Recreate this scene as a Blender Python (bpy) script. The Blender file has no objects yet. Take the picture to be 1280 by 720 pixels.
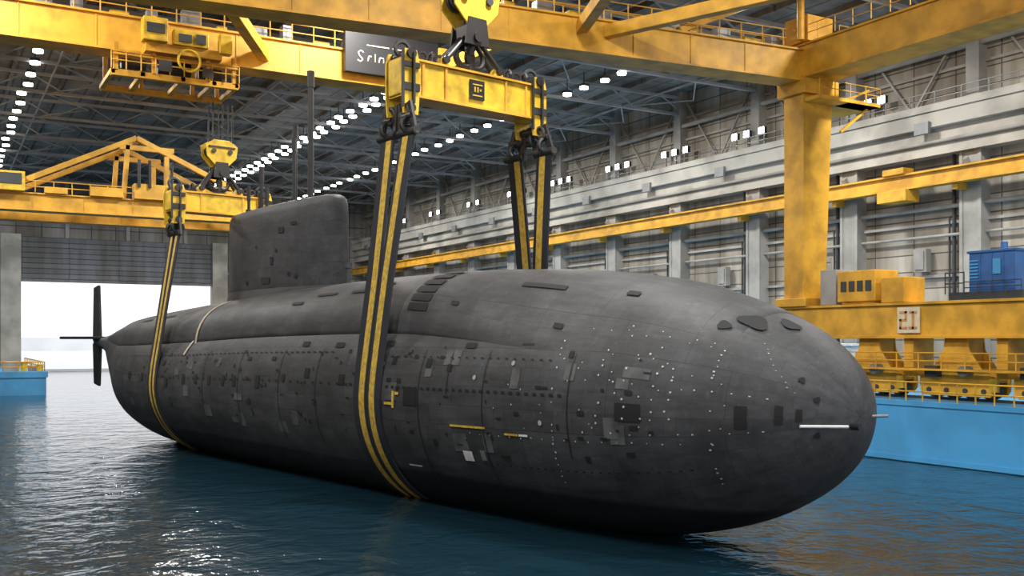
import bpy, bmesh, math, random
from mathutils import Vector, Matrix
random.seed(4)
scene=bpy.context.scene
COL=scene.collection
scene.view_settings.view_transform='Standard'
scene.view_settings.look='None'
R=math.radians

# ---------------------------------------------------------------- materials
def new_mat(name):
    m=bpy.data.materials.new(name); m.use_nodes=True
    nt=m.node_tree; b=nt.nodes['Principled BSDF']
    return m,nt,b
def paint(name,c,rough=.5,metal=0,var=.15,scale=1.5,bump=.0,dirt=None):
    m,nt,b=new_mat(name)
    tc=nt.nodes.new('ShaderNodeTexCoord')
    n=nt.nodes.new('ShaderNodeTexNoise'); n.inputs['Scale'].default_value=scale; n.inputs['Detail'].default_value=6
    nt.links.new(tc.outputs['Object'],n.inputs['Vector'])
    r=nt.nodes.new('ShaderNodeValToRGB')
    d=dirt if dirt else tuple(x*(1-var) for x in c)
    r.color_ramp.elements[0].position=.35; r.color_ramp.elements[0].color=(*d,1)
    r.color_ramp.elements[1].position=.6; r.color_ramp.elements[1].color=(*c,1)
    nt.links.new(n.outputs['Fac'],r.inputs['Fac']); nt.links.new(r.outputs['Color'],b.inputs['Base Color'])
    b.inputs['Roughness'].default_value=rough; b.inputs['Metallic'].default_value=metal
    return m
def emis(name,c,s):
    m,nt,b=new_mat(name)
    b.inputs['Base Color'].default_value=(*c,1); b.inputs['Emission Color'].default_value=(*c,1); b.inputs['Emission Strength'].default_value=s
    return m
YEL=paint('yellow_paint',(.72,.375,.03),.55,var=.36,scale=.7)
YEL2=paint('bright_yellow_paint',(.74,.48,.03),.5,var=.42,scale=1.4)
BLK=paint('black_steel',(.015,.015,.017),.45,scale=2)
DGR=paint('dark_grey_steel',(.05,.055,.06),.5,metal=.3)
STL=paint('grey_steel',(.22,.225,.23),.45,metal=.3)
LGR=paint('light_grey_steel',(.34,.33,.305),.6,scale=.4,var=.35)
TRS=paint('truss_steel',(.40,.40,.395),.6,scale=.4,var=.3)
CON=paint('pale_concrete',(.48,.46,.41),.8,scale=.25,var=.45)
BLUE=paint('blue_hull_paint',(.07,.34,.66),.45,scale=.3,var=.22)
BLUE2=paint('machine_blue_paint',(.04,.13,.36),.4,scale=1,var=.3)
WHT=paint('white_paint',(.7,.7,.68),.5)
STUD=paint('grey_white_studs',(.44,.45,.46),.6)
CREAM=paint('cream_paint',(.72,.62,.44),.5)
BRN=paint('muted_orange_paint',(.60,.30,.10),.5,var=.3)
BEI=paint('beige_strap',(.42,.36,.27),.8,scale=4)
SNOW=paint('snow',(.8,.82,.84),.9,scale=.05,var=.12)
RUB=paint('hull_recess_black',(.003,.003,.004),.8)
LAMP=emis('lamp_glass',(1,.98,.93),16)
WEBK=paint('black_webbing',(.012,.014,.022),.8,scale=6)
WEBY=paint('yellow_webbing',(.58,.38,.05),.8,scale=5,var=.38)
MARKY=paint('yellow_mark_paint',(.62,.40,.04),.7,scale=5,var=.4)

def mul(nt,a,b):
    m=nt.nodes.new('ShaderNodeMix'); m.data_type='RGBA'; m.blend_type='MULTIPLY'; m.inputs['Factor'].default_value=1
    nt.links.new(a,m.inputs['A']); nt.links.new(b,m.inputs['B']); return m.outputs['Result']
def hull_mat(name,top,low):
    m,nt,b=new_mat(name)
    uv=nt.nodes.new('ShaderNodeUVMap')
    def brick(bw,rh,ms,c2,mo,off=.5):
        br=nt.nodes.new('ShaderNodeTexBrick'); br.inputs['Scale'].default_value=1; br.offset=off
        br.inputs['Brick Width'].default_value=bw; br.inputs['Row Height'].default_value=rh
        br.inputs['Mortar Size'].default_value=ms; br.inputs['Mortar Smooth'].default_value=.3
        br.inputs['Color1'].default_value=(1,1,1,1); br.inputs['Color2'].default_value=(c2,c2,c2,1); br.inputs['Mortar'].default_value=(mo,mo,mo,1)
        nt.links.new(uv.outputs['UV'],br.inputs['Vector']); return br
    br=brick(.95,.8,.011,.76,.66); br2=brick(4.3,2.4,.02,.74,.6,.37)
    tc=nt.nodes.new('ShaderNodeTexCoord')
    def noise(sc,lo,hi,p0,p1,rg=.65,mp_=None):
        n=nt.nodes.new('ShaderNodeTexNoise'); n.inputs['Scale'].default_value=sc; n.inputs['Detail'].default_value=8; n.inputs['Roughness'].default_value=rg
        if mp_:
            mp=nt.nodes.new('ShaderNodeMapping'); mp.inputs['Scale'].default_value=mp_; nt.links.new(tc.outputs['Object'],mp.inputs['Vector']); nt.links.new(mp.outputs[0],n.inputs['Vector'])
        else: nt.links.new(tc.outputs['Object'],n.inputs['Vector'])
        r=nt.nodes.new('ShaderNodeValToRGB'); r.color_ramp.elements[0].position=p0; r.color_ramp.elements[0].color=(lo,lo,lo,1)
        r.color_ramp.elements[1].position=p1; r.color_ramp.elements[1].color=(hi,hi,hi,1)
        nt.links.new(n.outputs['Fac'],r.inputs['Fac']); return n,r
    n,r=noise(.3,.66,1.3,.3,.7); n2,r2=noise(3.2,1.0,2.1,.57,.78,.75); n4,r4=noise(1.2,.72,1.3,.35,.7,.7,(1.5,.25,2.2))
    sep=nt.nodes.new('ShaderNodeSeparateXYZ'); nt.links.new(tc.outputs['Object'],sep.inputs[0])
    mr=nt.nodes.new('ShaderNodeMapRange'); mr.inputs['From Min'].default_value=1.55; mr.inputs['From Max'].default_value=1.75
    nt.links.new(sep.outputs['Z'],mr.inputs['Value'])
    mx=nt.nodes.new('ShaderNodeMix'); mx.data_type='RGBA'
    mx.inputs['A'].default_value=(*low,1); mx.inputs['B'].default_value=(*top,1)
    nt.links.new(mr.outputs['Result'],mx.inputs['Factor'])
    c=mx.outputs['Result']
    for o in (br.outputs['Color'],br2.outputs['Color'],r.outputs['Color'],r2.outputs['Color'],r4.outputs['Color']): c=mul(nt,c,o)
    nt.links.new(c,b.inputs['Base Color'])
    b.inputs['Roughness'].default_value=.6; b.inputs['Specular IOR Level'].default_value=.35
    bp=nt.nodes.new('ShaderNodeBump'); bp.inputs['Strength'].default_value=.3; bp.inputs['Distance'].default_value=.03; bp.invert=True
    nt.links.new(br.outputs['Fac'],bp.inputs['Height'])
    bp2=nt.nodes.new('ShaderNodeBump'); bp2.inputs['Strength'].default_value=.5; bp2.inputs['Distance'].default_value=.07
    n3=nt.nodes.new('ShaderNodeTexNoise'); n3.inputs['Scale'].default_value=.9; n3.inputs['Detail'].default_value=4; nt.links.new(tc.outputs['Object'],n3.inputs['Vector'])
    nt.links.new(n3.outputs['Fac'],bp2.inputs['Height']); nt.links.new(bp.outputs['Normal'],bp2.inputs['Normal'])
    nt.links.new(bp2.outputs['Normal'],b.inputs['Normal'])
    return m
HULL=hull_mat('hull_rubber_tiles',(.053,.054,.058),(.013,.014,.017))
SAILM=hull_mat('sail_rubber_tiles',(.042,.043,.048),(.017,.018,.022))

def wall_mat(name,c1,c2,mort,axis,bw,rh,ms=.04,stain=.55):
    m,nt,b=new_mat(name)
    tc=nt.nodes.new('ShaderNodeTexCoord'); sep=nt.nodes.new('ShaderNodeSeparateXYZ'); cb=nt.nodes.new('ShaderNodeCombineXYZ')
    nt.links.new(tc.outputs['Object'],sep.inputs[0])
    nt.links.new(sep.outputs[axis[0]],cb.inputs['X']); nt.links.new(sep.outputs[axis[1]],cb.inputs['Y'])
    br=nt.nodes.new('ShaderNodeTexBrick'); br.offset=0; br.inputs['Scale'].default_value=1
    br.inputs['Brick Width'].default_value=bw; br.inputs['Row Height'].default_value=rh; br.inputs['Mortar Size'].default_value=ms
    br.inputs['Color1'].default_value=(*c1,1); br.inputs['Color2'].default_value=(*c2,1); br.inputs['Mortar'].default_value=(*mort,1)
    nt.links.new(cb.outputs[0],br.inputs['Vector'])
    c=br.outputs['Color']
    for sc,z,lo in ((.15,.4,stain),(.8,.12,.72)):
        n=nt.nodes.new('ShaderNodeTexNoise'); n.inputs['Scale'].default_value=sc; n.inputs['Detail'].default_value=7
        mp=nt.nodes.new('ShaderNodeMapping'); mp.inputs['Scale'].default_value=(1,1,z)
        nt.links.new(tc.outputs['Object'],mp.inputs['Vector']); nt.links.new(mp.outputs[0],n.inputs['Vector'])
        r=nt.nodes.new('ShaderNodeValToRGB'); r.color_ramp.elements[0].position=.38; r.color_ramp.elements[0].color=(lo,lo*.95,lo*.87,1); r.color_ramp.elements[1].position=.6
        nt.links.new(n.outputs['Fac'],r.inputs['Fac']); c=mul(nt,c,r.outputs['Color'])
    nt.links.new(c,b.inputs['Base Color']); b.inputs['Roughness'].default_value=.75
    bp=nt.nodes.new('ShaderNodeBump'); bp.inputs['Strength'].default_value=.6; bp.inputs['Distance'].default_value=.1; bp.invert=True
    nt.links.new(br.outputs['Fac'],bp.inputs['Height']); nt.links.new(bp.outputs['Normal'],b.inputs['Normal'])
    return m
WALLR=wall_mat('side_wall_panels',(.50,.465,.40),(.37,.345,.30),(.12,.11,.10),('Y','Z'),4.2,1.5,.06)
WALLF=wall_mat('end_wall_cladding',(.33,.325,.315),(.25,.245,.24),(.09,.09,.09),('X','Z'),4,3,.08)
DOORM=wall_mat('door_panels',(.20,.215,.24),(.15,.165,.195),(.05,.05,.06),('X','Z'),60,.9,.06,.8)
ROOF=wall_mat('roof_deck',(.34,.325,.305),(.26,.25,.235),(.12,.115,.11),('X','Y'),2.5,12.5,.12)

def water_mat():
    m,nt,b=new_mat('harbour_water')
    b.inputs['Base Color'].default_value=(.007,.024,.036,1)
    b.inputs['Roughness'].default_value=.11; b.inputs['IOR'].default_value=1.33
    tc=nt.nodes.new('ShaderNodeTexCoord')
    n1=nt.nodes.new('ShaderNodeTexNoise'); n1.inputs['Scale'].default_value=.42; n1.inputs['Detail'].default_value=3; n1.inputs['Distortion'].default_value=.7
    n2=nt.nodes.new('ShaderNodeTexNoise'); n2.inputs['Scale'].default_value=2.0; n2.inputs['Detail'].default_value=3
    for n in (n1,n2): nt.links.new(tc.outputs['Object'],n.inputs['Vector'])
    a=nt.nodes.new('ShaderNodeMath'); a.operation='MULTIPLY_ADD'; a.inputs[1].default_value=.26
    nt.links.new(n2.outputs['Fac'],a.inputs[0]); nt.links.new(n1.outputs['Fac'],a.inputs[2])
    bp=nt.nodes.new('ShaderNodeBump'); bp.inputs['Strength'].default_value=.42; bp.inputs['Distance'].default_value=.36
    nt.links.new(a.outputs[0],bp.inputs['Height']); nt.links.new(bp.outputs['Normal'],b.inputs['Normal'])
    return m
WATER=water_mat()

# ---------------------------------------------------------------- builders
def box(bm,c,s,M=None):
    r=bmesh.ops.create_cube(bm,size=1)
    T=Matrix.Translation(Vector(c))@(M if M else Matrix())@Matrix.Diagonal((*s,1))
    bmesh.ops.transform(bm,matrix=T,verts=r['verts'])
def bb(bm,x0,x1,y0,y1,z0,z1): box(bm,((x0+x1)/2,(y0+y1)/2,(z0+z1)/2),(abs(x1-x0),abs(y1-y0),abs(z1-z0)))
def frame(d,up=Vector((0,0,1))):
    d=d.normalized()
    if abs(d.dot(up))>.99: up=Vector((0,1,0))
    x=d.cross(up).normalized(); z=x.cross(d).normalized()
    return Matrix((( x.x,d.x,z.x,0),(x.y,d.y,z.y,0),(x.z,d.z,z.z,0),(0,0,0,1)))
def bar(bm,p,q,w,h):
    p=Vector(p);q=Vector(q); box(bm,(p+q)/2,(w,(q-p).length,h),frame(q-p))
def cyl(bm,p,q,r,seg=12,r2=None):
    p=Vector(p);q=Vector(q); d=q-p
    M=Matrix.Translation((p+q)/2)@frame(d)@Matrix.Rotation(R(-90),4,'X')
    bmesh.ops.create_cone(bm,cap_ends=True,segments=seg,radius1=r,radius2=r if r2 is None else r2,depth=d.length,matrix=M)
def torus(bm,c,R1,r,M=None,n=24,k=8,a0=0,a1=360):
    M=Matrix.Translation(Vector(c))@(M if M else Matrix())
    full=abs(a1-a0)>=360; rings=[]
    cnt=n if full else n+1
    for i in range(cnt):
        a=R(a0+(a1-a0)*i/n); ring=[]
        for j in range(k):
            b=2*math.pi*j/k
            ring.append(bm.verts.new(M@Vector(((R1+r*math.cos(b))*math.cos(a),r*math.sin(b),(R1+r*math.cos(b))*math.sin(a)))))
        rings.append(ring)
    for i in range(cnt if full else cnt-1):
        A=rings[i];B=rings[(i+1)%cnt]
        for j in range(k): bm.faces.new((A[j],A[(j+1)%k],B[(j+1)%k],B[j]))
def prism(bm,pts,axis_o,ux,uz,n,t):
    o=Vector(axis_o);a=[bm.verts.new(o+ux*u+uz*v-n*t/2) for u,v in pts];b=[bm.verts.new(o+ux*u+uz*v+n*t/2) for u,v in pts]
    bm.faces.new(a);bm.faces.new(b[::-1])
    for i in range(len(pts)): j=(i+1)%len(pts); bm.faces.new((a[i],b[i],b[j],a[j]))
def mk(name,bm,mat,parent=None,bev=0,smooth=False,label=None,cat=None,kind=None,group=None):
    bmesh.ops.recalc_face_normals(bm,faces=bm.faces)
    me=bpy.data.meshes.new(name); bm.to_mesh(me); bm.free()
    ob=bpy.data.objects.new(name,me); COL.objects.link(ob)
    for mm in (mat if isinstance(mat,(list,tuple)) else [mat]): me.materials.append(mm)
    if smooth:
        for p in me.polygons: p.use_smooth=True
    if bev:
        md=ob.modifiers.new('b','BEVEL'); md.width=bev; md.segments=2; md.limit_method='ANGLE'
    if parent: ob.parent=parent; ob.matrix_parent_inverse=parent.matrix_world.inverted()
    if label: ob['label']=label
    if cat: ob['category']=cat
    if kind: ob['kind']=kind
    if group: ob['group']=group
    return ob
def empty(name,loc,label,cat,group=None):
    e=bpy.data.objects.new(name,None); e.location=loc; COL.objects.link(e); e['label']=label; e['category']=cat
    e.empty_display_size=.5
    if group: e['group']=group
    e.matrix_world=Matrix.Translation(Vector(loc))
    return e
B=bmesh.new

# ---------------------------------------------------------------- submarine
S0=Vector((26.2,22.6,0)); AX=Vector((-.1739,.9848,0)); PW=Vector((.9848,.1739,0)); UP=Vector((0,0,1))
ST=[(0,0,5,5),(.2,1.2,6.15,3.95),(.85,2.35,7.06,2.9),(2,3.25,7.95,1.95),(4.3,4.15,8.92,.85),(8,4.85,9.75,0),(15,5.05,10.05,-.45),
 (22,5.1,10.1,-.6),(33,5.1,9.95,-.6),(45,5.05,9.5,-.5),(55,4.6,9.1,-.1),(62,3.5,8.8,.7),(66,2.4,8.5,2.1),(70,1.35,8.2,4.4),(73,.65,7.9,6.3),(77.3,.15,7.5,7.1)]
US=[math.sqrt(a[0]) for a in ST]
def herm(xs,ys,x):
    n=len(xs); x=min(max(x,xs[0]),xs[-1])
    d=[(ys[i+1]-ys[i])/(xs[i+1]-xs[i]) for i in range(n-1)]
    m=[d[0]]+[0 if d[i-1]*d[i]<=0 else 2*d[i-1]*d[i]/(d[i-1]+d[i]) for i in range(1,n-1)]+[d[-1]]
    for i in range(n-1):
        if x<=xs[i+1]: break
    h=xs[i+1]-xs[i]; t=(x-xs[i])/h
    return (2*t**3-3*t*t+1)*ys[i]+(t**3-2*t*t+t)*h*m[i]+(-2*t**3+3*t*t)*ys[i+1]+(t**3-t*t)*h*m[i+1]
def sec(s):
    u=math.sqrt(max(s,0)); return tuple(herm(US,[a[k] for a in ST],u) for k in (1,2,3))
def W(s,w,z): return S0+AX*s+PW*w+UP*z
def hull_pt(s,phi,off=0):
    hw,zt,zb=sec(s); zc=(zt+zb)/2; hh=(zt-zb)/2
    c,sn=math.cos(R(phi)),math.sin(R(phi))
    p=W(s,-hw*c,zc+hh*sn)
    if off:
        e=.05; q=hull_pt(s+e,phi); r=hull_pt(s,phi+1)
        n=(q-p).cross(r-p).normalized()
        if n.dot(W(s,-c,sn)-W(s,0,0))<0: n=-n
        p=p+n*off
    return p
sub=empty('submarine',W(35,0,0),'dark grey diesel submarine hanging in slings over the water','submarine')
def loft(name,rings,mat,parent,uvs=None,closed=True,smooth=True,caps=True,label=None):
    bm=B(); uvl=bm.loops.layers.uv.new('UVMap')
    V=[[bm.verts.new(p) for p in r] for r in rings]; n=len(rings[0])
    for i in range(len(V)-1):
        for j in range(n if closed else n-1):
            k=(j+1)%n
            f=bm.faces.new((V[i][j],V[i][k],V[i+1][k],V[i+1][j]))
            if uvs:
                jj=[j,j+1,j+1,j]; ii=[i,i,i+1,i+1]
                for l,a,b_ in zip(f.loops,ii,jj): l[uvl].uv=uvs(a,b_)
    if caps and closed:
        bm.faces.new(V[0]); bm.faces.new(V[-1])
    return mk(name,bm,mat,parent,smooth=smooth,label=label)
ss=[(.02+i*.115)**2 for i in range(40)]
ss=[s for s in ss if s<18]+[18+i*1.0 for i in range(0,60) if 18+i<77.2]+[77.3]
NP=72
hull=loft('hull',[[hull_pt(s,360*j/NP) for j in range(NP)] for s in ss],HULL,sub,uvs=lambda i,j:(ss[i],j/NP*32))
def cas(s): return herm([3,7,13,20,33,62,68,72],[.02,.14,.5,.7,.72,.5,.2,-.1],s)
def smooth01(t): t=min(max(t,0),1); return t*t*(3-2*t)
def cas_pt(s,v,off=0):
    hw,zt,zb=sec(s); zc=(zt+zb)/2;hh=(zt-zb)/2
    k=hw/5.1; c=.92*smooth01((s-6)/16)
    vv=v if v<=1 else 2-v
    th=vv*math.pi/2
    ho=lambda w: zc+hh*math.sqrt(max(0,1-(w/hw)**2))
    wo=4.7*k; w1=wo*math.cos(th); z1=ho(w1)+cas(s)*(1-(w1/wo)**2)**1.5-.03*(1-math.sin(th))
    wo=4.15*k; wi=2.1*k; zh=ho(wo)-.1; w2=wi*(1-vv**3)+(wo-wi)*math.cos(th); z2=zh+(zt+cas(s)-zh)*math.sin(th)**.95
    w=w1*(1-c)+w2*c; z=z1*(1-c)+z2*c
    if off: w+=off*math.cos(th); z+=off*max(.4,math.sin(th))
    return W(s,-w if v<=1 else w,z)
cs=[3+i*.75 for i in range(94) if 3+i*.75<72]
def cring(s): return [cas_pt(s,i/14) for i in range(15)]+[cas_pt(s,1+i/14) for i in range(1,15)]
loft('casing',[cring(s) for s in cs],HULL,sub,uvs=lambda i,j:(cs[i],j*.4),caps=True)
def sail_ring(z,shr,n=48):
    f0,f1=33.0+shr*.9,47.8-shr*1.0; h=1.55-shr*.9-(z-9)*.02; out=[]
    for j in range(n):
        a=2*math.pi*j/n; c=math.cos(a); sn=math.sin(a)
        t=(1-c)/2
        prof=(abs(sn)**.75)*(1.08-.35*t)
        out.append(W(f0+(f1-f0)*t,math.copysign(prof*h,sn),z))
    return out
zz2=[(9,0),(11,0),(13,0),(14.8,0),(15.4,.04),(15.7,.12),(15.9,.3),(16.0,.6),(16.05,1.2)]
sail=loft('sail',[sail_ring(z,s_) for z,s_ in zz2],SAILM,sub,uvs=lambda i,j:(j*.8,zz2[i][0]))
bm=B()
ring=sail_ring(10.35,-.12); n=len(ring); top=sail_ring(10.7,0)
lo=[bm.verts.new(p) for p in sail_ring(9.6,-.35)]; md_=[bm.verts.new(p) for p in ring]; tp=[bm.verts.new(p) for p in top]
for j in range(n):
    k=(j+1)%n; bm.faces.new((lo[j],lo[k],md_[k],md_[j])); bm.faces.new((md_[j],md_[k],tp[k],tp[j]))
mk('sail_fillet',bm,SAILM,sail,smooth=True)
def patch_fn(name,fn,mat,parent,a0,a1,b0,b1,n=4,label=None):
    bm=B(); G=[[bm.verts.new(fn(a0+(a1-a0)*i/n,b0+(b1-b0)*j/n)) for j in range(n+1)] for i in range(n+1)]
    for i in range(n):
        for j in range(n): bm.faces.new((G[i][j],G[i+1][j],G[i+1][j+1],G[i][j+1]))
    return mk(name,bm,mat,parent,label=label)
def hp(name,s,phi,ds,dz,mat=RUB,off=.03,label=None):
    hw,zt,zb=sec(s); dphi=math.degrees(dz/((zt-zb)/2))/max(.35,abs(math.cos(R(phi))))
    if abs(phi)>45: dphi=math.degrees(dz/hw)
    return patch_fn(name,lambda a,b:hull_pt(a,b,off),mat,sub,s-ds/2,s+ds/2,phi-dphi/2,phi+dphi/2,label=label)
for s,phi,ds,dz in [(6.1,1.5,1.0,.62),(2.25,1,.36,.74),(1.25,3,.2,.6),(.8,3,.13,.4),(18.6,3,1.0,.8),(6.1,10,.3,.16),(5.2,-7,.2,.12),
    (24.5,9,.5,.5),(33.5,6,.5,.7),(36.5,6,.45,.6),(38,6,.4,.6),(40,6,.4,.55),(42,6,.4,.5),(44,6,.45,.6),(28,12,.5,.5),(47,3,.5,.6),(12.5,-22,.5,.16),
    (15,28,.7,.22),(11.5,30,.7,.22),(21,29,.6,.25),(25.5,28,.8,.25),(29,29,.7,.25),(17,-18,.3,.3),(52,6,.5,.5),(55,6,.5,.5),(9,25,.25,.25),(8,-20,.25,.25),
    (32,20,.5,.2),(35,20,.5,.2),(17.5,19,.4,.4),(20.2,20,.3,.35),(16,17,.3,.3),(39.5,19,.5,.2),(48,18,.5,.3),(30.5,9,.35,.35),(27,-4,.3,.3),(34.5,-6,.3,.3)]:
    hp('flood_port',s,phi,ds,dz)
for s,phi,r,st_ in [(3.7,54,.22,1.0),(3.0,64,.38,1.25),(2.2,78,.3,1.1),(.5,20,.1,1),(.5,-20,.1,1),(.9,35,.1,1)]:
    bm=B(); c=hull_pt(s,phi,.04); q=hull_pt(s+.05,phi,.04)-c; p2=hull_pt(s,phi+1,.04)-c; q.normalize(); n=q.cross(p2).normalized(); p2=n.cross(q)
    vs=[]
    for a in range(20):
        rr=r*(1+.16*math.sin(a*.95+s*3)); vs.append(bm.verts.new(c+q*rr*math.cos(a*math.pi/10)*1.15*st_+p2*rr*math.sin(a*math.pi/10)))
    bm.faces.new(vs); mk('torpedo_port',bm,RUB,sub)
for i in range(6):
    v=.26+i*.1
    patch_fn('vent_slot',lambda a,b:cas_pt(a,b,.05),RUB,sub,18.9+.04*i,20.4+.04*i,v,v+.075)
for a0,a1,v in [(11.2,13.8,.60),(24,26.5,.5),(28,30,.5),(7.5,8.1,.62),(50,53,.5),(55,57,.5),(23.2,23.8,.6),(31,32.2,.4),(10,10.5,.3),(16.8,17.3,.35)]:
    patch_fn('deck_slot',lambda a,b:cas_pt(a,b,.045),RUB,sub,a0,a1,v,v+.04)
def quad(bm,s,phi,ds,dz,off=.03):
    dphi=math.degrees(dz/5)
    bm.faces.new([bm.verts.new(hull_pt(a,b,off)) for a,b in ((s-ds/2,phi-dphi/2),(s+ds/2,phi-dphi/2),(s+ds/2,phi+dphi/2),(s-ds/2,phi+dphi/2))])
bm=B()
s=9.2
while s<62:
    if not(20.8<s<23.4): quad(bm,s,7,.2,.1)
    s+=.45 if s<24 else .8
for s_ in [10+.5*i for i in range(22)]: quad(bm,s_,22,.16,.06)
for s_ in [26+.6*i for i in range(50)]: quad(bm,s_,24,.3,.06)
for i in range(110): quad(bm,random.uniform(5,52),random.uniform(-18,27),random.uniform(.06,.35),random.uniform(.05,.2))
for i in range(26): quad(bm,4+.4*i,-26,.12,.05)
o=mk('limber_holes',bm,RUB,sub); o['kind']='stuff'
# lighter worn tile patches
bm=B()
for i in range(26): quad(bm,random.uniform(5,56),random.uniform(-20,24),random.uniform(.4,1.1),random.uniform(.3,.8),.018)
HP=paint('worn_tile_grey',(.085,.087,.09),.65,scale=1.5,var=.5)
o=mk('worn_tile_patches',bm,HP,sub); o['kind']='stuff'
bm=B()
def dot(s,phi,r=.03):
    r*=random.uniform(.7,1.25); quad(bm,s+random.uniform(-.05,.05),phi+random.uniform(-.4,.4),r*2,r*2,.035)
for i in range(22):
    if random.random()<.6: dot(9.6,-32+i*3.0,.03)
for i in range(24):
    if random.random()<.7: dot(3.2,-40+i*3.4,.03)
for sx in [4.6,5.1,5.6,6.3,7.4]:
    for i in range(9):
        if random.random()<.75: dot(sx+random.uniform(-.1,.1),-4+i*4.0+random.uniform(-1.4,1.4),.032)
for sx in [1.6,2.0,2.6,3.7,4.2,5.2,6,6.8,8]: dot(sx,-8,.028); dot(sx,14,.028)
for i in range(18): dot(3.6+i*.8,38+random.uniform(-1,1),.02); dot(4.2+i*.6,-12,.024)
for i in range(40): dot(random.uniform(2.5,13),random.uniform(-14,50),.023)
for i in range(10): dot(1.0+.13*i,22+i*3.2,.02)
o=mk('white_stud_marks',bm,STUD,sub); o['kind']='stuff'
def seam(s,p0,p1,wd=.03,off=.024):
    bm=B(); n=30; V=[]
    for i in range(n+1):
        a=p0+(p1-p0)*i/n; V.append((bm.verts.new(hull_pt(s-wd,a,off)),bm.verts.new(hull_pt(s+wd,a,off))))
    for a,b in zip(V,V[1:]): bm.faces.new((a[0],a[1],b[1],b[0]))
    mk('weld_seam',bm,BLK,sub)
for s_,a,b in [(13.6,-40,26),(18,-40,26),(27,-30,26),(31,-30,26),(36,-20,26),(57,-30,26),(8.8,-20,26),(41,-20,24),(16,5,26)]: seam(s_,a,b)
hp('yellow_mark',14.6,-9,2.3,.09,MARKY,.04,'thin yellow painted line'); hp('yellow_mark',11.9,-11,.8,.08,MARKY,.04); hp('white_mark',11.2,-11,.5,.08,WHT,.04)
hp('yellow_mark',19.9,1,.17,.75,MARKY,.04); hp('yellow_mark',20.2,-1,.8,.12,MARKY,.045); hp('yellow_mark',19.6,4,.3,.12,MARKY,.045)
hp('white_label',14.9,-23,.6,.42,WHT,.04,'small white square label'); hp('dark_label',13.9,-22,.3,.42,STL,.04)
hp('white_mark',19.2,-32,1.0,.07,WHT,.04)
for s_,ph in [(14.2,13),(12,20),(21.0,18),(10.2,-5)]:
    bm=B(); c=hull_pt(s_,ph,.04); q=(hull_pt(s_+.05,ph,.04)-c).normalized(); n=q.cross(hull_pt(s_,ph+1,.04)-c).normalized(); p2=n.cross(q)
    bm.faces.new([bm.verts.new(c+q*.1*math.cos(a*math.pi/8)+p2*.1*math.sin(a*math.pi/8)) for a in range(16)]); mk('light_disc',bm,LGR,sub)
patch_fn('deck_strap',lambda a,b:cas_pt(a+(1-b)*.6,b,.05),BEI,sub,43.3,43.6,0,.75,8,label='beige fabric strap')
patch_fn('deck_strap',lambda a,b:hull_pt(a-(b-38)*.03,b,.05),BEI,sub,44.3,44.6,24,37,8,label='beige fabric strap')
def sp(name,s,z,ds,dz,mat=RUB):
    def w_at(s_):
        t=min(max((s_-33)/14.8,.001),.999); c=1-2*t; sn=math.sqrt(1-c*c); return (sn**.75)*(1.08-.35*t)*(1.55-(z-9)*.02)
    bm=B(); pts=[]
    for a,b in ((s-ds/2,z-dz/2),(s+ds/2,z-dz/2),(s+ds/2,z+dz/2),(s-ds/2,z+dz/2)): pts.append(bm.verts.new(W(a,-w_at(a)-.04,b)))
    bm.faces.new(pts); mk(name,bm,mat,sail)
for a in [(39.2,12.4,.4,.5),(38,14.2,.7,.35),(36.5,14.5,.6,.2),(40,11.2,1.1,.4),(37,11.5,.25,.25),(36.2,11.3,.25,.25),(43,11.2,.35,.25),(38.6,13.0,.25,.2),(41.5,13.4,.2,.2)]: sp('sail_opening',*a)
for s_,w_,z1,r in [(37.3,.3,24.0,.18),(39.3,.3,21.0,.14),(38.5,-.2,20.0,.11),(43.8,.2,19.0,.13),(43.2,.3,17.6,.1),(45.5,.1,17.9,.1)]:
    bm=B(); cyl(bm,W(s_,w_,15.8),W(s_,w_,z1-1),r,14); cyl(bm,W(s_,w_,z1-1),W(s_,w_,z1),r*1.3,14); cyl(bm,W(s_,w_,15.9),W(s_,w_,16.3),r*2,14)
    mk('mast',bm,BLK,sub)
bm=B()
prism(bm,[(-1.0,0),(1.0,0),(.75,4.9),(-.5,5.1)],W(76.6,0,7.4),AX,UP,PW,.28)
mk('upper_rudder',bm,SAILM,sub,bev=.08)
bm=B(); prism(bm,[(-1.0,0),(1.0,0),(.7,-3.7),(-.6,-3.9)],W(76.6,0,7.2),AX,UP,PW,.28); mk('lower_rudder',bm,SAILM,sub,bev=.08)
for sg in (-1,1):
    bm=B(); prism(bm,[(-1.1,0),(1.1,0),(.7,3.2),(-.3,3.4)],W(76.2,0,7.7),AX,PW*sg,UP,.25); mk('stern_plane',bm,SAILM,sub,bev=.06)
bm=B(); cyl(bm,W(32.0,-.2,10.4),W(32.0,-.2,11.6),.14); cyl(bm,W(32.0,-.2,11.6),W(32.0,-.2,11.9),.22); mk('deck_post',bm,DGR,sub)
bm=B(); cyl(bm,W(.75,-2.3,4.75),W(-.1,-.9,4.72),.05,10); mk('nose_rod',bm,WHT,sub,label='thin white rod')
bm=B(); cyl(bm,W(.3,.6,4.95),W(-.1,1.5,4.95),.05,10); mk('nose_rod',bm,STL,sub)
bm=B(); cyl(bm,W(.02,-.45,4.7),W(-.25,-.45,4.7),.12,12); mk('nose_fitting',bm,BLK,sub)

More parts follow.
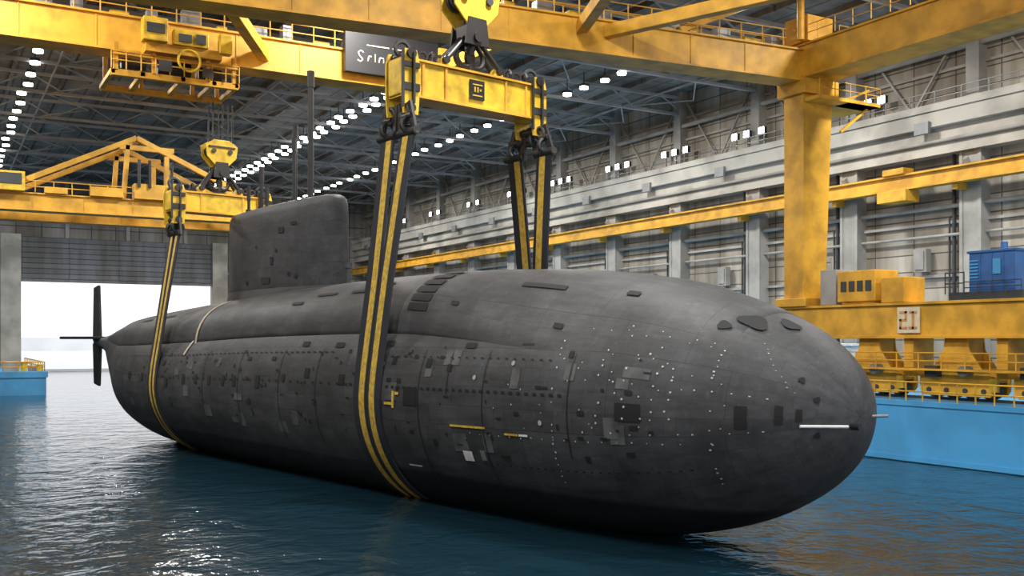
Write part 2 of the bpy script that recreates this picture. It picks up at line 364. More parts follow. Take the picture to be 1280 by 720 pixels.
# ---------------------------------------------------------------- slings (two straps side by side)
def sling(s0,w_n,w_f,zt,wd,gap,label):
    e=empty('lifting_sling',W(s0,0,zt),label,'sling','hull slings')
    hw,h1,h0=sec(s0); zc=(h1+h0)/2;hh=(h1-h0)/2
    n=14; pe=(-(hw+.07),zc+.6)
    for side in (-1,1):
        def so(t,g=gap): return side*(wd/4+g*max(0,1-t/.6)**1.2)
        path=[]
        for i in range(n): t=i/n; path.append((w_n+(pe[0]-w_n)*t,zt+(pe[1]-zt)*t,so(t)))
        for i in range(41):
            a=R(6-192*i/40); path.append((-(hw+.07)*math.cos(a),zc+(hh+.07)*math.sin(a),so(1)))
        for i in range(1,n+1): t=i/n; path.append((-pe[0]+(w_f+pe[0])*t,pe[1]+(zt-pe[1])*t,so(1-t,gap*2.2)))
        cols=[-1,-.72,.12,1] if side>0 else [-1,-.2,.62,1]
        bm=B(); V=[]
        for w,z,o in path: V.append([bm.verts.new(W(s0+o+wd/4*.97*c,w,z)) for c in cols])
        for i in range(len(V)-1):
            for j in range(3):
                f=bm.faces.new((V[i][j],V[i+1][j],V[i+1][j+1],V[i][j+1])); f.material_index=(0,1,0)[j]
        o=mk('webbing',bm,[WEBK,WEBY],e); md=o.modifiers.new('s','SOLIDIFY'); md.thickness=.09; md.offset=0
    for w,g in ((w_n,gap),(w_f,gap*2.2)):
        for side in (-1,1):
            s1=s0+side*(wd/4+g)
            bm=B()
            cyl(bm,W(s1-wd*.32,w,zt),W(s1+wd*.32,w,zt),.2,14)
            for d in (-.26,.26): bar(bm,W(s1+wd*d,w,zt-.2),W(s1*.6+s0*.4+wd*d*.7,w,zt+1.4),.14,.36)
            torus(bm,W(s1,w,zt+.35),.33,.12); torus(bm,W(s1*.7+s0*.3,w,zt+.95),.36,.12,frame(PW))
            cyl(bm,W(s1-.35,w,zt+.75),W(s1+.35,w,zt+.75),.17,12)
            mk('shackle',bm,BLK,e)
    return e
SF=22.0; SR=49.5
sling(SF,-3.45,4.8,17.2,2.3,.28,'wide black and yellow webbing sling around forward hull')
sling(SR,-3.4,3.0,14.8,1.6,.12,'black and yellow webbing sling around aft hull')

# ---------------------------------------------------------------- spreader beams
def spreader(s0,w0,w1,z0,h,label,emb):
    e=empty('spreader_beam',W(s0,(w0+w1)/2,z0),label,'lifting beam','spreader beams')
    bm=B(); m=(w0+w1)/2; L=(w1-w0)/2
    pts=[(-L,.15),(-L*.82,0),(-L*.7,.12),(L*.7,.12),(L*.82,0),(L,.15),(L,h*.95),(L*.8,h),(L*.4,h*.93),(-L*.4,h*.93),(-L*.8,h),(-L,h*.95)]
    prism(bm,pts,W(s0,m,z0),PW,UP,AX,1.1)
    mk('beam_body',bm,YEL2,e,bev=.06)
    bm=B()
    bar(bm,W(s0,m-L*.98,z0+h*.97),W(s0,m+L*.98,z0+h*.97),1.35,.1); bar(bm,W(s0,m-L*.98,z0+.12),W(s0,m+L*.98,z0+.12),1.35,.1)
    for t in (-.72,-.42,.42,.72): bar(bm,W(s0-.58,m+L*t,z0+.15),W(s0-.58,m+L*t,z0+h*.93),.12,.08)
    mk('flange',bm,YEL,e)
    for sg in (-1,1):
        w=m+sg*(L-.45)
        for d in (-.68,.68):
            bm=B(); prism(bm,[(-.42,-.8),(.42,-.8),(.5,.1),(.5,h*.9),(.35,h+.35),(-.35,h+.35),(-.5,h*.9),(-.5,.1)],W(s0+d,w,z0),PW,UP,AX,.1)
            mk('end_plate',bm,YEL2,e,bev=.02)
        bm=B()
        cyl(bm,W(s0-.85,w,z0-.5),W(s0+.85,w,z0-.5),.22,14); cyl(bm,W(s0-.85,w,z0+h+.15),W(s0+.85,w,z0+h+.15),.25,16)
        bar(bm,W(s0-.78,w-.48,z0-.5),W(s0-.78,w-.48,z0+h+.3),.1,.16); bar(bm,W(s0-.78,w+.1,z0-.3),W(s0-.78,w+.1,z0+h+.2),.1,.3)
        box(bm,W(s0-.78,w,z0+h*.25),(.9,.1,.35),frame(AX)); box(bm,W(s0-.78,w,z0+h*.8),(.9,.1,.25),frame(AX))
        torus(bm,W(s0,w,z0-.75),.4,.14,frame(PW)); torus(bm,W(s0-.4,w,z0-.95),.33,.12)
        mk('end_bracket',bm,BLK,e)
        bm=B(); torus(bm,W(s0,w,z0+h+.5),.36,.11,n=16,k=6); mk('lifting_eye',bm,DGR,e)
    for sg in (-1,1):
        bm=B()
        prism(bm,[(-.4,0),(.4,0),(.15,.7),(-.15,.7)],W(s0,m+sg*L*.38,z0+h*.9),PW,UP,AX,.5)
        mk('lug',bm,YEL2,e,bev=.03)
        bm=B()
        for d in (-.3,.3): cyl(bm,W(s0+d,m+sg*L*.38,z0+h+.35),W(s0+d*.5,m+sg*.25,z0+h+1.9),.13,10)
        cyl(bm,W(s0-.45,m+sg*L*.38,z0+h+.35),W(s0+.45,m+sg*L*.38,z0+h+.35),.19,12)
        for i in range(4): torus(bm,W(s0-.1,m+sg*L*(.42+.12*i),z0+h+.3+.04*(i%2)),.24,.08,(frame(PW) if i%2 else Matrix()),n=12,k=6)
        mk('rigging_link',bm,BLK,e)
    if emb:
        bm=B(); box(bm,W(s0-.61,m,z0+h*.52),(.9,.06,.95),frame(AX)) ; p=mk('emblem_plate',bm,BLK,e,label='small worn black plate')
        bm=B()
        for a in [(-.3,.3,.22,.28),(-.3,.3,-.32,-.26),(-.2,-.12,-.12,.14),(-.02,.06,-.12,.14),(.14,.24,-.05,.06)]:
            box(bm,W(s0-.65,m+(a[0]+a[1])/2,z0+h*.52+(a[2]+a[3])/2),(abs(a[1]-a[0]),.03,abs(a[3]-a[2])),frame(AX))
        mk('emblem',bm,MARKY,p)
    return m
mF=spreader(SF,-3.65,5.3,18.9,1.9,'chunky yellow spreader beam with black shackles above forward deck',True)
mR=spreader(SR,-3.9,3.4,16.2,1.5,'yellow spreader beam hanging behind the sail',False)

# ---------------------------------------------------------------- hook blocks
def hook(s0,w0,zb,zt,zc,label,sc=1.0):
    e=empty('hook_block',W(s0,w0,zb),label,'crane hook','hook blocks')
    for d in (-.55,.55):
        bm=B(); prism(bm,[(-.45*sc,0),(.45*sc,0),(1.35*sc,.9*sc),(1.5*sc,1.9*sc),(.7*sc,2.4*sc),(-.7*sc,2.4*sc),(-1.5*sc,1.9*sc),(-1.35*sc,.9*sc)],W(s0+d*sc,w0,zt-2.4*sc),PW,UP,AX,.1)
        mk('side_plate',bm,YEL2,e,bev=.03)
    bm=B()
    for w in (-.62,.62):
        for d in (-.3,0,.3): cyl(bm,W(s0+d*sc-.09,w0+w*sc,zt-1.0*sc),W(s0+d*sc+.09,w0+w*sc,zt-1.0*sc),.58*sc,24)
    for w in (-.75,.75): cyl(bm,W(s0-.75*sc,w0+w*sc,zt-1*sc),W(s0+.75*sc,w0+w*sc,zt-1*sc),.2*sc,14)
    bar(bm,W(s0-.66*sc,w0-1.2*sc,zt-.62*sc),W(s0-.66*sc,w0+1.2*sc,zt-.62*sc),.1,.1)
    mk('sheave',bm,DGR,e)
    bm=B()
    for d in (-.62,.62):
        prism(bm,[(-.75*sc,0),(.75*sc,0),(.55*sc,1.35*sc),(-.55*sc,1.35*sc)],W(s0+d*sc,w0,zt-3.3*sc),PW,UP,AX,.12)
    cyl(bm,W(s0-.8*sc,w0,zt-2.9*sc),W(s0+.8*sc,w0,zt-2.9*sc),.26*sc,14)
    cyl(bm,W(s0,w0,zt-2.9*sc),W(s0,w0,zt-1.6*sc),.3*sc,14); box(bm,W(s0,w0,zt-2.7*sc),(1.0*sc,1.0*sc,.8*sc),frame(AX))
    hh=zt-2.9*sc-zb
    torus(bm,W(s0,w0-.35*sc,zb+hh*.45),.5*sc,.17*sc,frame(AX),n=16,a0=-200,a1=80); torus(bm,W(s0,w0+.35*sc,zb+hh*.45),.5*sc,.17*sc,frame(AX),n=16,a0=-260,a1=20)
    cyl(bm,W(s0,w0,zt-3.0*sc),W(s0,w0,zb+hh*.5),.26*sc,12); cyl(bm,W(s0,w0,zb+hh*.55),W(s0,w0,zb),.2*sc,12)
    mk('hook',bm,BLK,e)
    for w in (-1.1,-.7,-.2,.2,.7,1.1):
        bm=B(); cyl(bm,W(s0-.3*sc,w0+w*sc,zt-1*sc),W(s0-.3*sc,w0+w*sc,zc),.055,6); mk('hoist_cable',bm,BLK,e)
hook(SF,mF,20.9,25.4,28.5,'large yellow hook block with black hook and cables')
hook(SR,mR,18.0,21.5,24.1,'yellow hook block on thin black cables',.8)

# ---------------------------------------------------------------- main gantry crane
gan=empty('gantry_crane',(54,45,3.75),'huge yellow gantry crane straddling the dock basin','crane')
def girder(p,q,z0,z1,t,parent,name='girder'):
    p=Vector((*p,0));q=Vector((*q,0)); d=(q-p).normalized(); L=(q-p).length
    bm=B(); c=(p+q)/2; M=frame(d)
    zc=(z0+z1)/2
    box(bm,c+UP*zc,(t,L,z1-z0-.2),M)
    for z in (z0+.07,z1-.07): box(bm,c+UP*z,(t+.4,L,.14),M)
    x=1
    while x<L: box(bm,p+d*x+UP*zc,(t+.12,.08,z1-z0-.2),M); x+=4.5
    return mk(name,bm,YEL,parent,bev=.02)
def gp(x): return (x,52.6+(54.4-x)*.105)
girder(gp(-28),gp(54.4),26.1,28.4,1.7,gan)
girder((-28,30),(54.4,30),26.3,28.6,1.7,gan)
girder((-28,70),(33,70),26.3,28.7,1.7,gan)
bm=B(); bb(bm,54,56.4,27,53.6,26.4,28.7); bb(bm,53.8,56.6,27,53.6,26.3,26.45); bb(bm,53.8,56.6,27,53.6,28.6,28.75)
mk('tie_beam',bm,YEL,gan,bev=.02)
for p,q in [((14,57.5,27.4),(20,69.4,27.4)),((33,55.6,27.4),(32,69.4,27.4)),((36,53.4,27.6),(30,38,27.6)),((38,53.4,27.6),(45,36,27.6))]:
    bm=B(); bar(bm,p,q,.7,.8); mk('brace',bm,YEL,gan,bev=.03)
bm=B()
lo=[(54,51.7,9.9),(56.2,51.7,9.9),(56.2,53.6,9.9),(54,53.6,9.9)]; hi=[(54,51.7,26.3),(57.0,51.7,26.3),(57.0,53.6,26.3),(54,53.6,26.3)]
a=[bm.verts.new(p) for p in lo]; b=[bm.verts.new(p) for p in hi]; bm.faces.new(a); bm.faces.new(b)
for i in range(4): bm.faces.new((a[i],a[(i+1)%4],b[(i+1)%4],b[i]))
mk('leg',bm,YEL,gan,bev=.04)
bm=B(); bb(bm,53.7,57.2,51.3,54,25.2,26.3); mk('leg_head',bm,YEL,gan,bev=.05)
bm=B(); bb(bm,53.6,56.8,51.2,54.1,9.9,10.5); mk('leg_foot',bm,YEL,gan,bev=.05)
def rail_line(bm,p,q,h=1.1,step=1.5,r=.035):
    p=Vector(p);q=Vector(q);n=max(1,round((q-p).length/step))
    for i in range(n+1):
        c=p.lerp(q,i/n); cyl(bm,c,c+UP*h,r,6)
    for k in (h,h*.5): cyl(bm,p+UP*k,q+UP*k,r,6)
bm=B(); bb(bm,54,60.3,50.2,51.6,24.6,24.85); bb(bm,57,60.3,50.2,54,24.6,24.85); bar(bm,(57,51,22.6),(59.8,51,24.6),.18,.18); bar(bm,(57,51,24.7),(60,51,26),.12,.12); mk('platform',bm,YEL,gan)
bm=B(); rail_line(bm,(54,50.2,24.85),(60.3,50.2,24.85)); rail_line(bm,(60.3,50.2,24.85),(60.3,54,24.85)); mk('platform_railing',bm,YEL,gan)
bm=B(); bb(bm,56,60,50.2,53,28.7,28.9); rail_line(bm,(56,50.2,28.9),(60,50.2,28.9)); rail_line(bm,(60,50.2,28.9),(60,53,28.9)); mk('upper_platform',bm,YEL,gan)
bm=B(); rail_line(bm,(53.6,27,28.75),(53.6,51.5,28.75)); mk('tie_beam_railing',bm,YEL,gan)
for dy in (-.95,.95):
    a_=gp(-20); b_=gp(54); bm=B(); rail_line(bm,(a_[0],a_[1]+dy,28.4),(b_[0],b_[1]+dy,28.4),1.2,1.8,.045); mk('girder_railing',bm,YEL,gan)
for i in range(10):
    x=31+2.3*i; y=gp(x)[1]; bm=B(); bb(bm,x,x+.8+.4*(i%3),y-.35,y+.35,28.35,28.9+.35*(i%2)); mk('girder_equipment',bm,STL if i%2 else YEL2,gan,bev=.04)
bm=B(); bb(bm,53.5,56,50.8,53,28.75,30.6); mk('equipment_cabin',bm,YEL,gan,bev=.05)
bm=B(); cyl(bm,(53.0,51,28.7),(53.0,51,33),.25,10); mk('stay_post',bm,YEL,gan)
bm=B(); bar(bm,(53,51,32.5),(44,53.3,28.6),.4,.4); mk('stay',bm,YEL,gan)
bm=B(); rail_line(bm,(-5,69.1,28.7),(33,69.1,28.7),1.2,1.6,.045); mk('girder_railing',bm,YEL,gan)
for i in range(11):
    x=3+2.3*i; bm=B(); bb(bm,x,x+.7+.5*(i%2),69.6,70.4,28.65,29.1+.4*(i%3)); mk('girder_equipment',bm,STL if i%3 else YEL2,gan,bev=.04)
bm=B(); bb(bm,54,56.4,20,54.2,7.75,9.8); bb(bm,53.8,56.6,20,54.2,7.6,7.8); bb(bm,53.8,56.6,20,54.2,9.75,9.92)
mk('end_beam',bm,YEL,gan,bev=.02)
bm=B(); bb(bm,53.84,53.9,41.8,43.5,7.95,9.6); pl=mk('emblem_plate',bm,CREAM,gan,label='square cream plate with blocky orange mark')
bm=B()
for y0,y1,z0,z1 in [(42.75,43.3,9.2,9.35),(42.75,42.9,8.8,9.35),(42.75,43.3,8.7,8.85),(43.15,43.3,8.2,8.85),(42.75,43.3,8.2,8.35),(42.0,42.55,9.2,9.35),(42.2,42.36,8.2,9.3),(42.0,42.6,8.2,8.35)]:
    bb(bm,53.80,53.85,y0,y1,z0,z1)
mk('emblem',bm,BRN,pl)
AY=Vector((0,1,0)); AXX=Vector((1,0,0))
def bogie(y):
    bm=B()
    for dx in (-.75,.75): prism(bm,[(-2.6,.65),(-2.3,.3),(2.3,.3),(2.6,.65),(2.6,1.5),(1.7,2.0),(.9,3.1),(.8,3.85),(-.8,3.85),(-.9,3.1),(-1.7,2.0),(-2.6,1.5)],(55.2+dx,y,3.75),AY,UP,AXX,.14)
    bb(bm,54.5,55.9,y-.8,y+.8,5.6,7.6); bb(bm,54.5,55.9,y-2.4,y+2.4,4.9,5.1)
    ob=mk('bogie',bm,YEL,gan,bev=.03)
    for d in (-1.9,-.65,.65,1.9):
        bm=B(); cyl(bm,(54.85,y+d,4.4),(55.55,y+d,4.4),.5,24); cyl(bm,(54.3,y+d,4.4),(54.85,y+d,4.4),.16,12); mk('wheel',bm,DGR,ob)
    bm=B(); cyl(bm,(53.7,y-.9,5.6),(54.4,y-.9,5.6),.33,14); mk('drive_motor',bm,STL,ob)
    bm=B(); bb(bm,53.9,54.4,y+1.0,y+1.9,5.2,5.9); mk('brake_box',bm,DGR,ob)
    bm=B(); bb(bm,54.15,54.4,y-2.9,y-2.4,4.4,5.2); mk('buffer',bm,YEL2,ob)
for y in (46.2,39.6,33.2): bogie(y)
for y in (42.9,36.4):
    bm=B(); bb(bm,54.2,56.2,y-.35,y+.35,5.2,7.6); mk('strut',bm,YEL,gan)
bm=B(); rail_line(bm,(53.7,27,5.7),(53.7,50,5.7),1.0,1.6,.04); bb(bm,53.4,54.0,27,50,5.6,5.72)
mk('access_walkway',bm,YEL,gan)

e=empty('winch_machinery',(55,46,9.92),'yellow winch housings on top of the crane end beam','machinery')
bm=B(); bb(bm,54.1,56.2,43.2,45.0,9.95,11.6); mk('housing',bm,YEL,e,bev=.06)
bm=B(); bb(bm,54.0,56.3,45.4,48.6,10.1,12.2); bb(bm,54.2,56.1,45.6,48.4,9.93,10.15); mk('housing',bm,YEL,e,bev=.06)
for y in (45.7,46.4,47.1,47.8):
    bm=B(); bb(bm,53.94,54.0,y,y+.45,10.8,11.5); mk('grille',bm,DGR,e)
bm=B(); bb(bm,54.2,56,48.9,50.3,9.95,12.4); cyl(bm,(54.6,49.6,12.4),(54.6,49.6,13.3),.1); mk('control_box',bm,LGR,e,bev=.04)
e=empty('machine_cabinet',(55,37,9.92),'bright blue machine cabinet with railing on crane beam','machinery')
bm=B(); bb(bm,54.1,56.4,35.5,38.5,10.4,12.75); bb(bm,54.0,56.5,35.4,38.6,12.7,12.85)
for y in (36.25,37.0,37.75): bb(bm,54.05,54.1,y-.03,y+.03,10.4,12.7)
mk('cabinet_body',bm,BLUE2,e,bev=.03)
for i in range(6):
    bm=B(); bb(bm,54.02,54.1,37.85,38.4,11.2+i*.2,11.28+i*.2); mk('louvre',bm,BLUE,e)
bm=B(); bb(bm,54.02,54.1,36.4,36.9,11.4,12.3); mk('access_panel',bm,BLUE,e)
bm=B(); bb(bm,54,56.6,35.0,39.8,9.92,10.4); mk('base_frame',bm,DGR,e)
bm=B(); rail_line(bm,(53.9,38.7,10.3),(53.9,40.0,10.3),1.3,.65,.04); rail_line(bm,(53.9,35,10.3),(53.9,38.7,10.3),.7,.9,.03); mk('cabinet_railing',bm,DGR,e)
bm=B(); cyl(bm,(54.7,36.6,12.8),(54.7,36.6,13.3),.2); mk('exhaust',bm,BLUE2,e)

# ---------------------------------------------------------------- trolleys
e=empty('hoist_trolley',(13.5,68.5,24.3),'yellow hoist trolley frame slung under the rear girder','hoist')
bm=B()
bb(bm,9.6,17.6,67.0,67.4,24.2,24.6); bb(bm,9.6,17.6,71.5,71.9,24.2,24.6)
for x in (9.7,11.5,14,16.0,17.5): bb(bm,x-.15,x+.15,67,71.9,24.3,24.6)
for x in (9.9,12.2,15.6,17.3):
    bb(bm,x-.13,x+.13,67.0,67.3,24.5,26.3 if x!=12.2 else 28.3); bb(bm,x-.13,x+.13,71.6,71.9,24.5,26.5)
bb(bm,9.7,17.5,66.9,67.1,25.5,25.65)
bb(bm,11.6,16.4,66.6,68.4,25.9,26.5)
mk('frame',bm,YEL,e,bev=.02)
for x0,x1,r in ((12.5,14.6,.5),(15,16.6,.4),(10.3,11.8,.35)):
    bm=B(); cyl(bm,(x0,67.8,25.2),(x1,67.8,25.2),r,20); mk('winch_drum',bm,BLK,e)
for a in ((11.4,12.9,66.2,67.2,26.5,28.0),(13.3,15.5,66.4,67.2,26.5,27.5),(16.2,17,66.3,67,26.3,27.6)):
    bm=B(); bb(bm,*a); mk('drive_unit',bm,YEL2,e,bev=.05)
for a in ((11.6,12.7,66.1,66.2,27.0,27.6),(13.6,14.4,66.3,66.4,26.7,27.2),(14.7,15.3,66.3,66.4,26.7,27.3),(12.4,13.2,66.5,66.6,24.7,25.4),(15.2,15.9,66.8,66.9,24.7,25.3)):
    bm=B(); bb(bm,*a); mk('control_panel',bm,DGR,e)
bm=B(); torus(bm,(14.3,66.6,25.6),.7,.08,n=18,k=6); mk('cable_guide',bm,YEL2,e)
bm=B(); rail_line(bm,(9.6,66.9,24.6),(17.6,66.9,24.6),1.1,.9,.04); mk('trolley_railing',bm,YEL,e)
e=empty('signboard',(28.4,68,26.6),'black signboard with pale worn lettering on yellow girder','sign')
bm=B(); bb(bm,25.6,33.0,68.35,68.75,26.9,29.9); mk('board',bm,BLK,e,bev=.03)
bm=B(); bb(bm,33.0,34.0,68.2,69,25.2,29.6); mk('board_bracket',bm,YEL,e,bev=.03)
for pts in ([(.6,.3),(.9,.15),(1.15,.4),(.8,.75),(.65,1.05),(.95,1.3),(1.25,1.1)],[(1.7,.3),(1.8,.8),(2.1,.8)],[(2.5,.3),(2.5,1.1)],[(2.9,.3),(3.0,.8),(3.4,.8),(3.4,.3)],[(3.8,.3),(4.0,.8),(4.4,.8)],[(4.8,.3),(4.8,.9)],[(5.2,.3),(5.3,.8),(5.6,.3)],[(6.0,.5),(6.5,.5)],[(1.6,1.9),(4.0,1.9)],[(4.4,1.9),(6.8,1.9)],[(6.9,.3),(7.2,.9),(7.6,.3)],[(8.0,.3),(8.0,1.0)]):
    bm=B(); P=[Vector((26.1+x*.72,68.32,27.6+z*.72)) for x,z in pts]
    for a_,b_ in zip(P,P[1:]): bar(bm,a_,b_,.04,.075)
    mk('pale_lettering',bm,CREAM,e)

# ---------------------------------------------------------------- rear bridge crane
e=empty('bridge_crane',(14,105,19.7),'yellow bridge crane with triangular truss frame near end wall','crane')
girder((-20,105),(29,105),19.7,21.4,1.4,e)
girder((-20,112),(36,112),19.5,21.6,1.4,e)
z0=21.4
for y in (105,112):
    bm=B()
    bar(bm,(5.5,y,z0+.3),(17.4,y,27.6),.5,.5); bar(bm,(17.4,y,27.6),(31,y,z0),.5,.5)
    bar(bm,(16.2,y,z0),(16.6,y,27),.45,.45); bar(bm,(20.3,y,z0),(20.3,y,26.0),.45,.45)
    bar(bm,(15.8,y,26.6),(21,y,26.6),.45,.5)
    mk('truss_frame',bm,YEL,e,bev=.03)
bm=B(); bar(bm,(17.4,105,27.4),(17.4,112,27.4),.5,.5); mk('cross_tie',bm,YEL,e)
for a in ((13,16,103.6,104.4,21.4,22.3),(17,21,103.6,105,21.4,22.9),(22,25,103.8,104.5,21.4,22.2),(26,28,103.8,104.5,21.4,22.8),(9,11,103.8,104.5,21.4,22.0)):
    bm=B(); bb(bm,*a); mk('trolley_drive',bm,YEL,e,bev=.04)
bm=B(); bb(bm,2.5,7.3,103.3,106,21.4,23.2); mk('operator_cab',bm,YEL2,e,bev=.05)
bm=B(); bb(bm,4.4,7.0,103.22,103.3,22.0,23.0); mk('cab_window',bm,DGR,e)
bm=B(); rail_line(bm,(5,104,21.4),(29,104,21.4),1.1,1.6,.05); mk('crane_railing',bm,YEL,e)
for x in (17.4,18.4,20.5):
    bm=B(); cyl(bm,(x,103.4,22.5),(x,103.4,25.2),.16,8); mk('cable_bundle',bm,BLK,e)

# ---------------------------------------------------------------- pontoons
e=empty('dock_pontoon',(60,60,0),'bright blue floating dock pontoon wall beneath crane rails','pontoon')
bm=B(); bb(bm,52,74.9,0,150,-2,3.45); bb(bm,51.92,74.9,0,150,3.45,3.75); bb(bm,51.9,52,0,150,.05,.35); mk('pontoon_body',bm,BLUE,e)
bm=B(); bb(bm,54.9,55.5,0,150,3.75,3.9); mk('crane_rail',bm,DGR,e)
bm=B(); rail_line(bm,(52.3,20,3.75),(52.3,56,3.75),1.15,1.2,.05)
mk('pontoon_railing',bm,YEL,e)
e=empty('dock_pontoon',(8,165,0),'blue pontoon with deck gear beside the open door','pontoon')
bm=B(); bb(bm,-25,13.2,150,186,-2,2.4); bb(bm,-25,13.4,149.8,186,2.4,3.2); mk('pontoon_body',bm,BLUE,e)
bm=B(); rail_line(bm,(0,150.2,3.2),(13,150.2,3.2),1.3,1.6,.07); mk('pontoon_railing',bm,YEL,e)
bm=B(); rail_line(bm,(13,150.2,3.2),(13,185,3.2),1.3,3,.07); mk('pontoon_railing',bm,YEL,e)
for c,s_ in (((9,153,3.9),(2,1.5,1.4)),((11.7,153,3.6),(1,1,.8)),((6,152.5,3.8),(1.2,1,1.2))):
    bm=B(); box(bm,c,s_); mk('deck_box',bm,LGR,e,bev=.05)
for x,h in ((10.6,1.2),(12.6,.8)):
    bm=B(); cyl(bm,(x,152,3.2),(x,152,3.2+h),.4,12); cyl(bm,(x,152,3.2+h),(x,152,3.35+h),.5,12); mk('bollard',bm,YEL2,e)
e=empty('site_cabin',(66,60,3.76),'off-white site cabin on the dock deck','cabin')
bm=B(); bb(bm,64,68,56,64,3.76,7.0); bb(bm,63.8,68.2,55.8,64.2,7.0,7.2); mk('cabin_body',bm,WHT,e,bev=.03)
for y in (57.5,60,62.2):
    bm=B(); bb(bm,63.95,64,y-.5,y+.5,5.2,6.3); mk('window',bm,DGR,e)

# ---------------------------------------------------------------- shell
def st(name,bm,mat,label,cat): return mk(name,bm,mat,label=label,cat=cat,kind='structure')
bm=B(); bb(bm,75,75.6,-5,190,-2,36); st('wall_right',bm,WALLR,'pale panelled side wall of the dock hall','wall')
bm=B(); bb(bm,-30.6,-30,-5,190,-2,36); st('wall_left',bm,WALLR,'pale panelled side wall of the dock hall','wall')
bm=B(); bb(bm,-30,12.6,190,190.8,-2,36); bb(bm,44.8,75,190,190.8,-2,36); bb(bm,12.6,44.8,190,190.8,25,36)
st('wall_far',bm,WALLF,'grey clad end wall around the dock door','wall')
bm=B(); bb(bm,12.6,44.8,189.2,189.7,17.8,25.2)
for x in (12.6,20.6,28.7,36.7,44.8): bb(bm,x-.25,x+.25,188.9,189.3,17.8,25.2)
bb(bm,12.0,45.4,188.8,189.6,17.5,18.1)
st('door_1',bm,DOORM,'raised dark blue grey dock door','door')
bm=B(); bb(bm,9.6,12.7,188.4,190.2,0,25.5); bb(bm,44.7,47.4,188.4,190.2,0,25.5); st('trim_1',bm,CON,'pale door jambs of the dock door','door frame')
bm=B(); bb(bm,-31,76,-5,191,36,36.4)
for x in range(-28,76,5): bb(bm,x-.12,x+.12,-5,190,35.5,36)
st('ceiling',bm,ROOF,'grey corrugated steel roof with purlins','ceiling')
bm=B(); bb(bm,72.6,75,-5,190,25.4,27.0); bb(bm,73.3,75,-5,190,23.2,25.4); bb(bm,72.4,72.6,-5,190,26.7,27.3); bb(bm,73.1,73.3,-5,190,23.1,23.5); st('trim_2',bm,CON,'pale concrete ledge carrying overhead crane rail','ledge')
bm=B(); bb(bm,-30,-27.6,-5,190,25.6,27.0); st('trim_3',bm,CON,'pale concrete ledge along side wall','ledge')
e=empty('runway_beam',(72.5,90,21),'yellow runway beam bracketed along side wall','crane rail')
bm=B(); bb(bm,72.3,72.7,0,189,20.5,21.7); bb(bm,72.0,73.0,0,189,21.6,21.75); bb(bm,72.0,73.0,0,189,20.4,20.55)
mk('beam_body',bm,YEL,e)
for k in range(15):
    yy=2.1+12.7*k; bm=B(); bb(bm,72.5,74.9,yy-.25,yy+.25,19.9,20.42); mk('bracket',bm,YEL,e)
bm=B(); bb(bm,71.6,73.4,57,60,19.4,20.4); mk('runway_hoist',bm,YEL,e,bev=.05)
bm=B(); bb(bm,71.8,73.2,57.4,59.6,21.75,22.3); mk('runway_motor',bm,YEL,e,bev=.05)
for k in range(1,15):
    yy=1.9+12.6*k
    bm=B(); bb(bm,73.7,75,yy-.9,yy+.9,3.75,23.6); bb(bm,73.6,73.7,yy-1.0,yy-.7,3.75,23.6); bb(bm,73.6,73.7,yy+.7,yy+1,3.75,23.6)
    bb(bm,73.9,75,yy-.6,yy+.6,27,36)
    bar(bm,(73,yy,22.4),(74.5,yy,20.2),.4,.4); bar(bm,(74.6,yy+.6,35),(74.6,yy+6.3,27.3),.18,.18); bar(bm,(74.6,yy+11.9,35),(74.6,yy+6.3,27.3),.18,.18)
    mk('wall_column',bm,LGR,label='grey steel wall column with diagonal bracing',cat='column',kind='structure',group='side wall columns')
    bm=B(); cyl(bm,(74.6,yy+2.2,3.75),(74.6,yy+2.2,23.4),.14,8); cyl(bm,(74.7,yy+2.7,3.75),(74.7,yy+2.7,18),.09,8)
    mk('drain_pipe',bm,DGR,label='thin vertical pipes fixed to the wall',cat='pipe',kind='structure',group='wall pipes')
    bm=B(); bb(bm,74.0,74.65,yy+4.5,yy+5.8,13.4,15.4); bb(bm,73.9,74.05,yy+4.7,yy+5.6,13.6,15.2)
    mk('electrical_box',bm,STL if k%2 else LGR,label='grey electrical box mounted on hall wall',cat='electrical box',kind='structure',group='wall electrical boxes')
    bm=B(); bb(bm,72.3,72.6,yy+3,yy+4.4,24.9,25.9); mk('ledge_service_box',bm,STL,label='small service box on the wall ledge',cat='service box',kind='structure')
bm=B()
for z in (8.5,13,17.5,30.5,33): bb(bm,74.7,75,0,190,z-.12,z+.12)
st('trim_4',bm,LGR,'grey horizontal wall rails','wall rail')
bm=B(); cyl(bm,(74.3,0,18.8),(74.3,189,18.8),.18,10); cyl(bm,(74.4,0,16.4),(74.4,189,16.4),.13,10); cyl(bm,(73,0,24.2),(73,189,24.2),.15,10); cyl(bm,(74.3,0,32),(74.3,189,32),.25,10)
st('trim_6',bm,LGR,'service pipes running along side wall','pipes')
bm=B(); rail_line(bm,(72.5,20,27.2),(72.5,189,27.2),1.1,2.5,.04); st('trim_7',bm,STL,'handrail along the wall ledge','railing')
bm=B()
for z in (10,20,28): bb(bm,45,75,189.6,190,z-.2,z+.2); bb(bm,-30,12,189.6,190,z-.2,z+.2)
for x in (52,60,68): bb(bm,x-.3,x+.3,189.4,190,0,36)
for x in (-5,2,9,20,30,40): bb(bm,x-.3,x+.3,189.4,190,25,36)
st('trim_5',bm,LGR,'grey framing of end wall','wall frame')
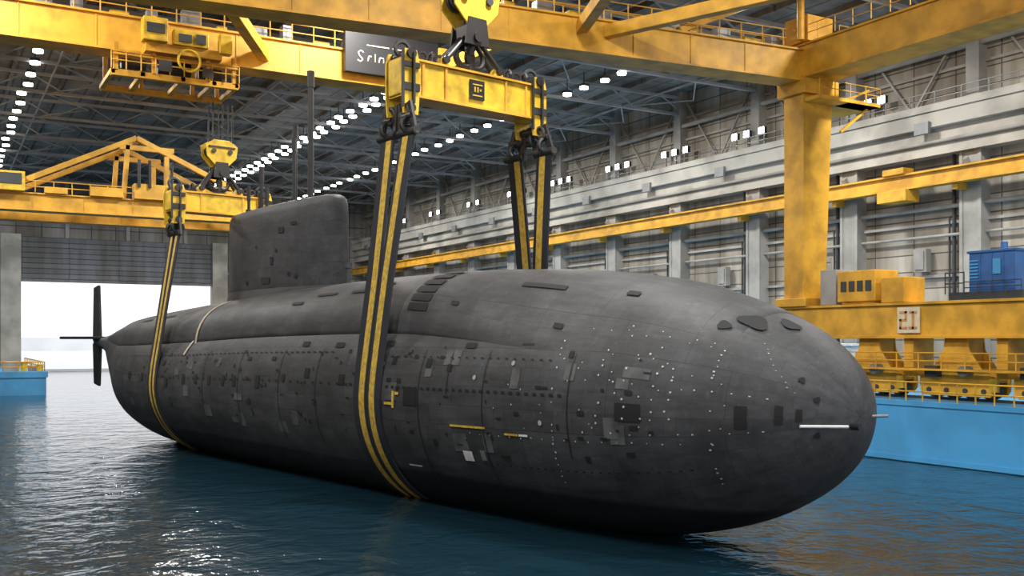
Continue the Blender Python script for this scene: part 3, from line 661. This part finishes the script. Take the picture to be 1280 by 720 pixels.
def truss_mesh():
    bm=B()
    bb(bm,-30,75,-.18,.18,33.3,33.6); bb(bm,-30,75,-.18,.18,35.2,35.5)
    x=-30;k=0
    while x<75:
        bar(bm,(x,0,33.5 if k%2==0 else 35.4),(x+3.5,0,35.4 if k%2==0 else 33.5),.12,.14); x+=3.5;k+=1
    for x in (-10,10,30,50,66): bar(bm,(x,0,33.4),(x+5,6.3,33.4),.12,.12); bar(bm,(x+5,6.3,33.4),(x,12.6,33.4),.12,.12); bar(bm,(x,0,33.4),(x,12.6,33.4),.14,.16)
    return bm
first=mk('roof_truss',truss_mesh(),TRS,label='grey steel lattice roof truss',cat='roof truss',group='roof trusses')
first.location=(0,14.5,0)
for k in range(1,14):
    o=first.copy(); o.location=(0,14.5+12.6*k,0); COL.objects.link(o)
def lamp_obj():
    bm=B(); bb(bm,-.4,.4,-.4,.4,.12,.4); bb(bm,-.04,.04,-.04,.04,.4,1.6)
    f=mk('ceiling_lamp',bm,DGR,label='bright white high bay lamp hanging from roof',cat='lamp',group='roof lamps')
    bm=B(); cyl(bm,(0,0,-.1),(0,0,.12),.44,14); g=mk('lamp_glass',bm,LAMP,f)
    return f,g
f0,g0=lamp_obj(); f0.location=(40.5,90,33.2)
for X,ys in ((40.5,[93+3.4*i for i in range(24)]),(41.8,[95+3.4*i for i in range(22)]),(57.5,[78+3.3*i for i in range(4)]+[98+3.6*i for i in range(26)]),(8,[98+4.5*i for i in range(19)])):
    for y in ys:
        f=f0.copy(); f.location=(X+random.uniform(-.2,.2),y+random.uniform(-.3,.3),33.2); COL.objects.link(f)
        g=g0.copy(); g.parent=f; COL.objects.link(g)
def flood():
    bm=B(); bb(bm,-.2,.2,-.4,.4,-.35,.35); cyl(bm,(.15,0,0),(.15,0,-2.0),.05,6)
    f=mk('floodlight',bm,DGR,label='bright floodlight on post above wall ledge',cat='floodlight',group='wall floodlights')
    bm=B(); bb(bm,-.26,-.2,-.36,.36,-.32,.32); g=mk('lamp_glass',bm,LAMP,f); return f,g
f1,g1=flood(); f1.location=(73.6,62.5,29)
for y in [61,65,72,76,78.2,80,88,90,91.8,99,101,103,112,114,116,124,126,128,138,141,152,155,166,170,180]:
    f=f1.copy(); f.location=(73.6,y,29); COL.objects.link(f); g=g1.copy(); g.parent=f; COL.objects.link(g)
def area(loc,sx,sy,p,rot=(0,0,0),col=(1,.975,.93)):
    l=bpy.data.lights.new('area','AREA'); l.shape='RECTANGLE'; l.size=sx; l.size_y=sy; l.energy=p; l.color=col
    o=bpy.data.objects.new('hall_light',l); o.location=loc; o.rotation_euler=rot; COL.objects.link(o)
for y in (15,38,62,90,120,155):
    for x in (0,26,58): area((x,y,33.0),3,3,7200)

bm=B(); vs=[bm.verts.new(p) for p in ((-60,-60,0),(160,-60,0),(160,420,0),(-60,420,0))]; bm.faces.new(vs)
mk('water_surface',bm,WATER,label='dark blue grey rippled water of the dock basin',cat='water',kind='stuff')
bm=B(); bb(bm,-300,500,260,900,-.5,.6); bb(bm,-300,500,700,760,0,9)
mk('snow_field',bm,SNOW,label='snowy ice shore outside the dock door',cat='snow',kind='stuff')

w=bpy.data.worlds.new('w'); scene.world=w; w.use_nodes=True
bg=w.node_tree.nodes['Background']; bg.inputs['Color'].default_value=(.97,.98,1,1); bg.inputs['Strength'].default_value=1.35

cd=bpy.data.cameras.new('camera'); cam=bpy.data.objects.new('camera',cd); COL.objects.link(cam)
cam.location=(0,0,7.5); cam.rotation_euler=(R(90),0,R(-30)); cd.lens=1250/1280*36; cd.sensor_width=36; cd.shift_y=65/1280; cd.clip_end=2000
scene.camera=cam
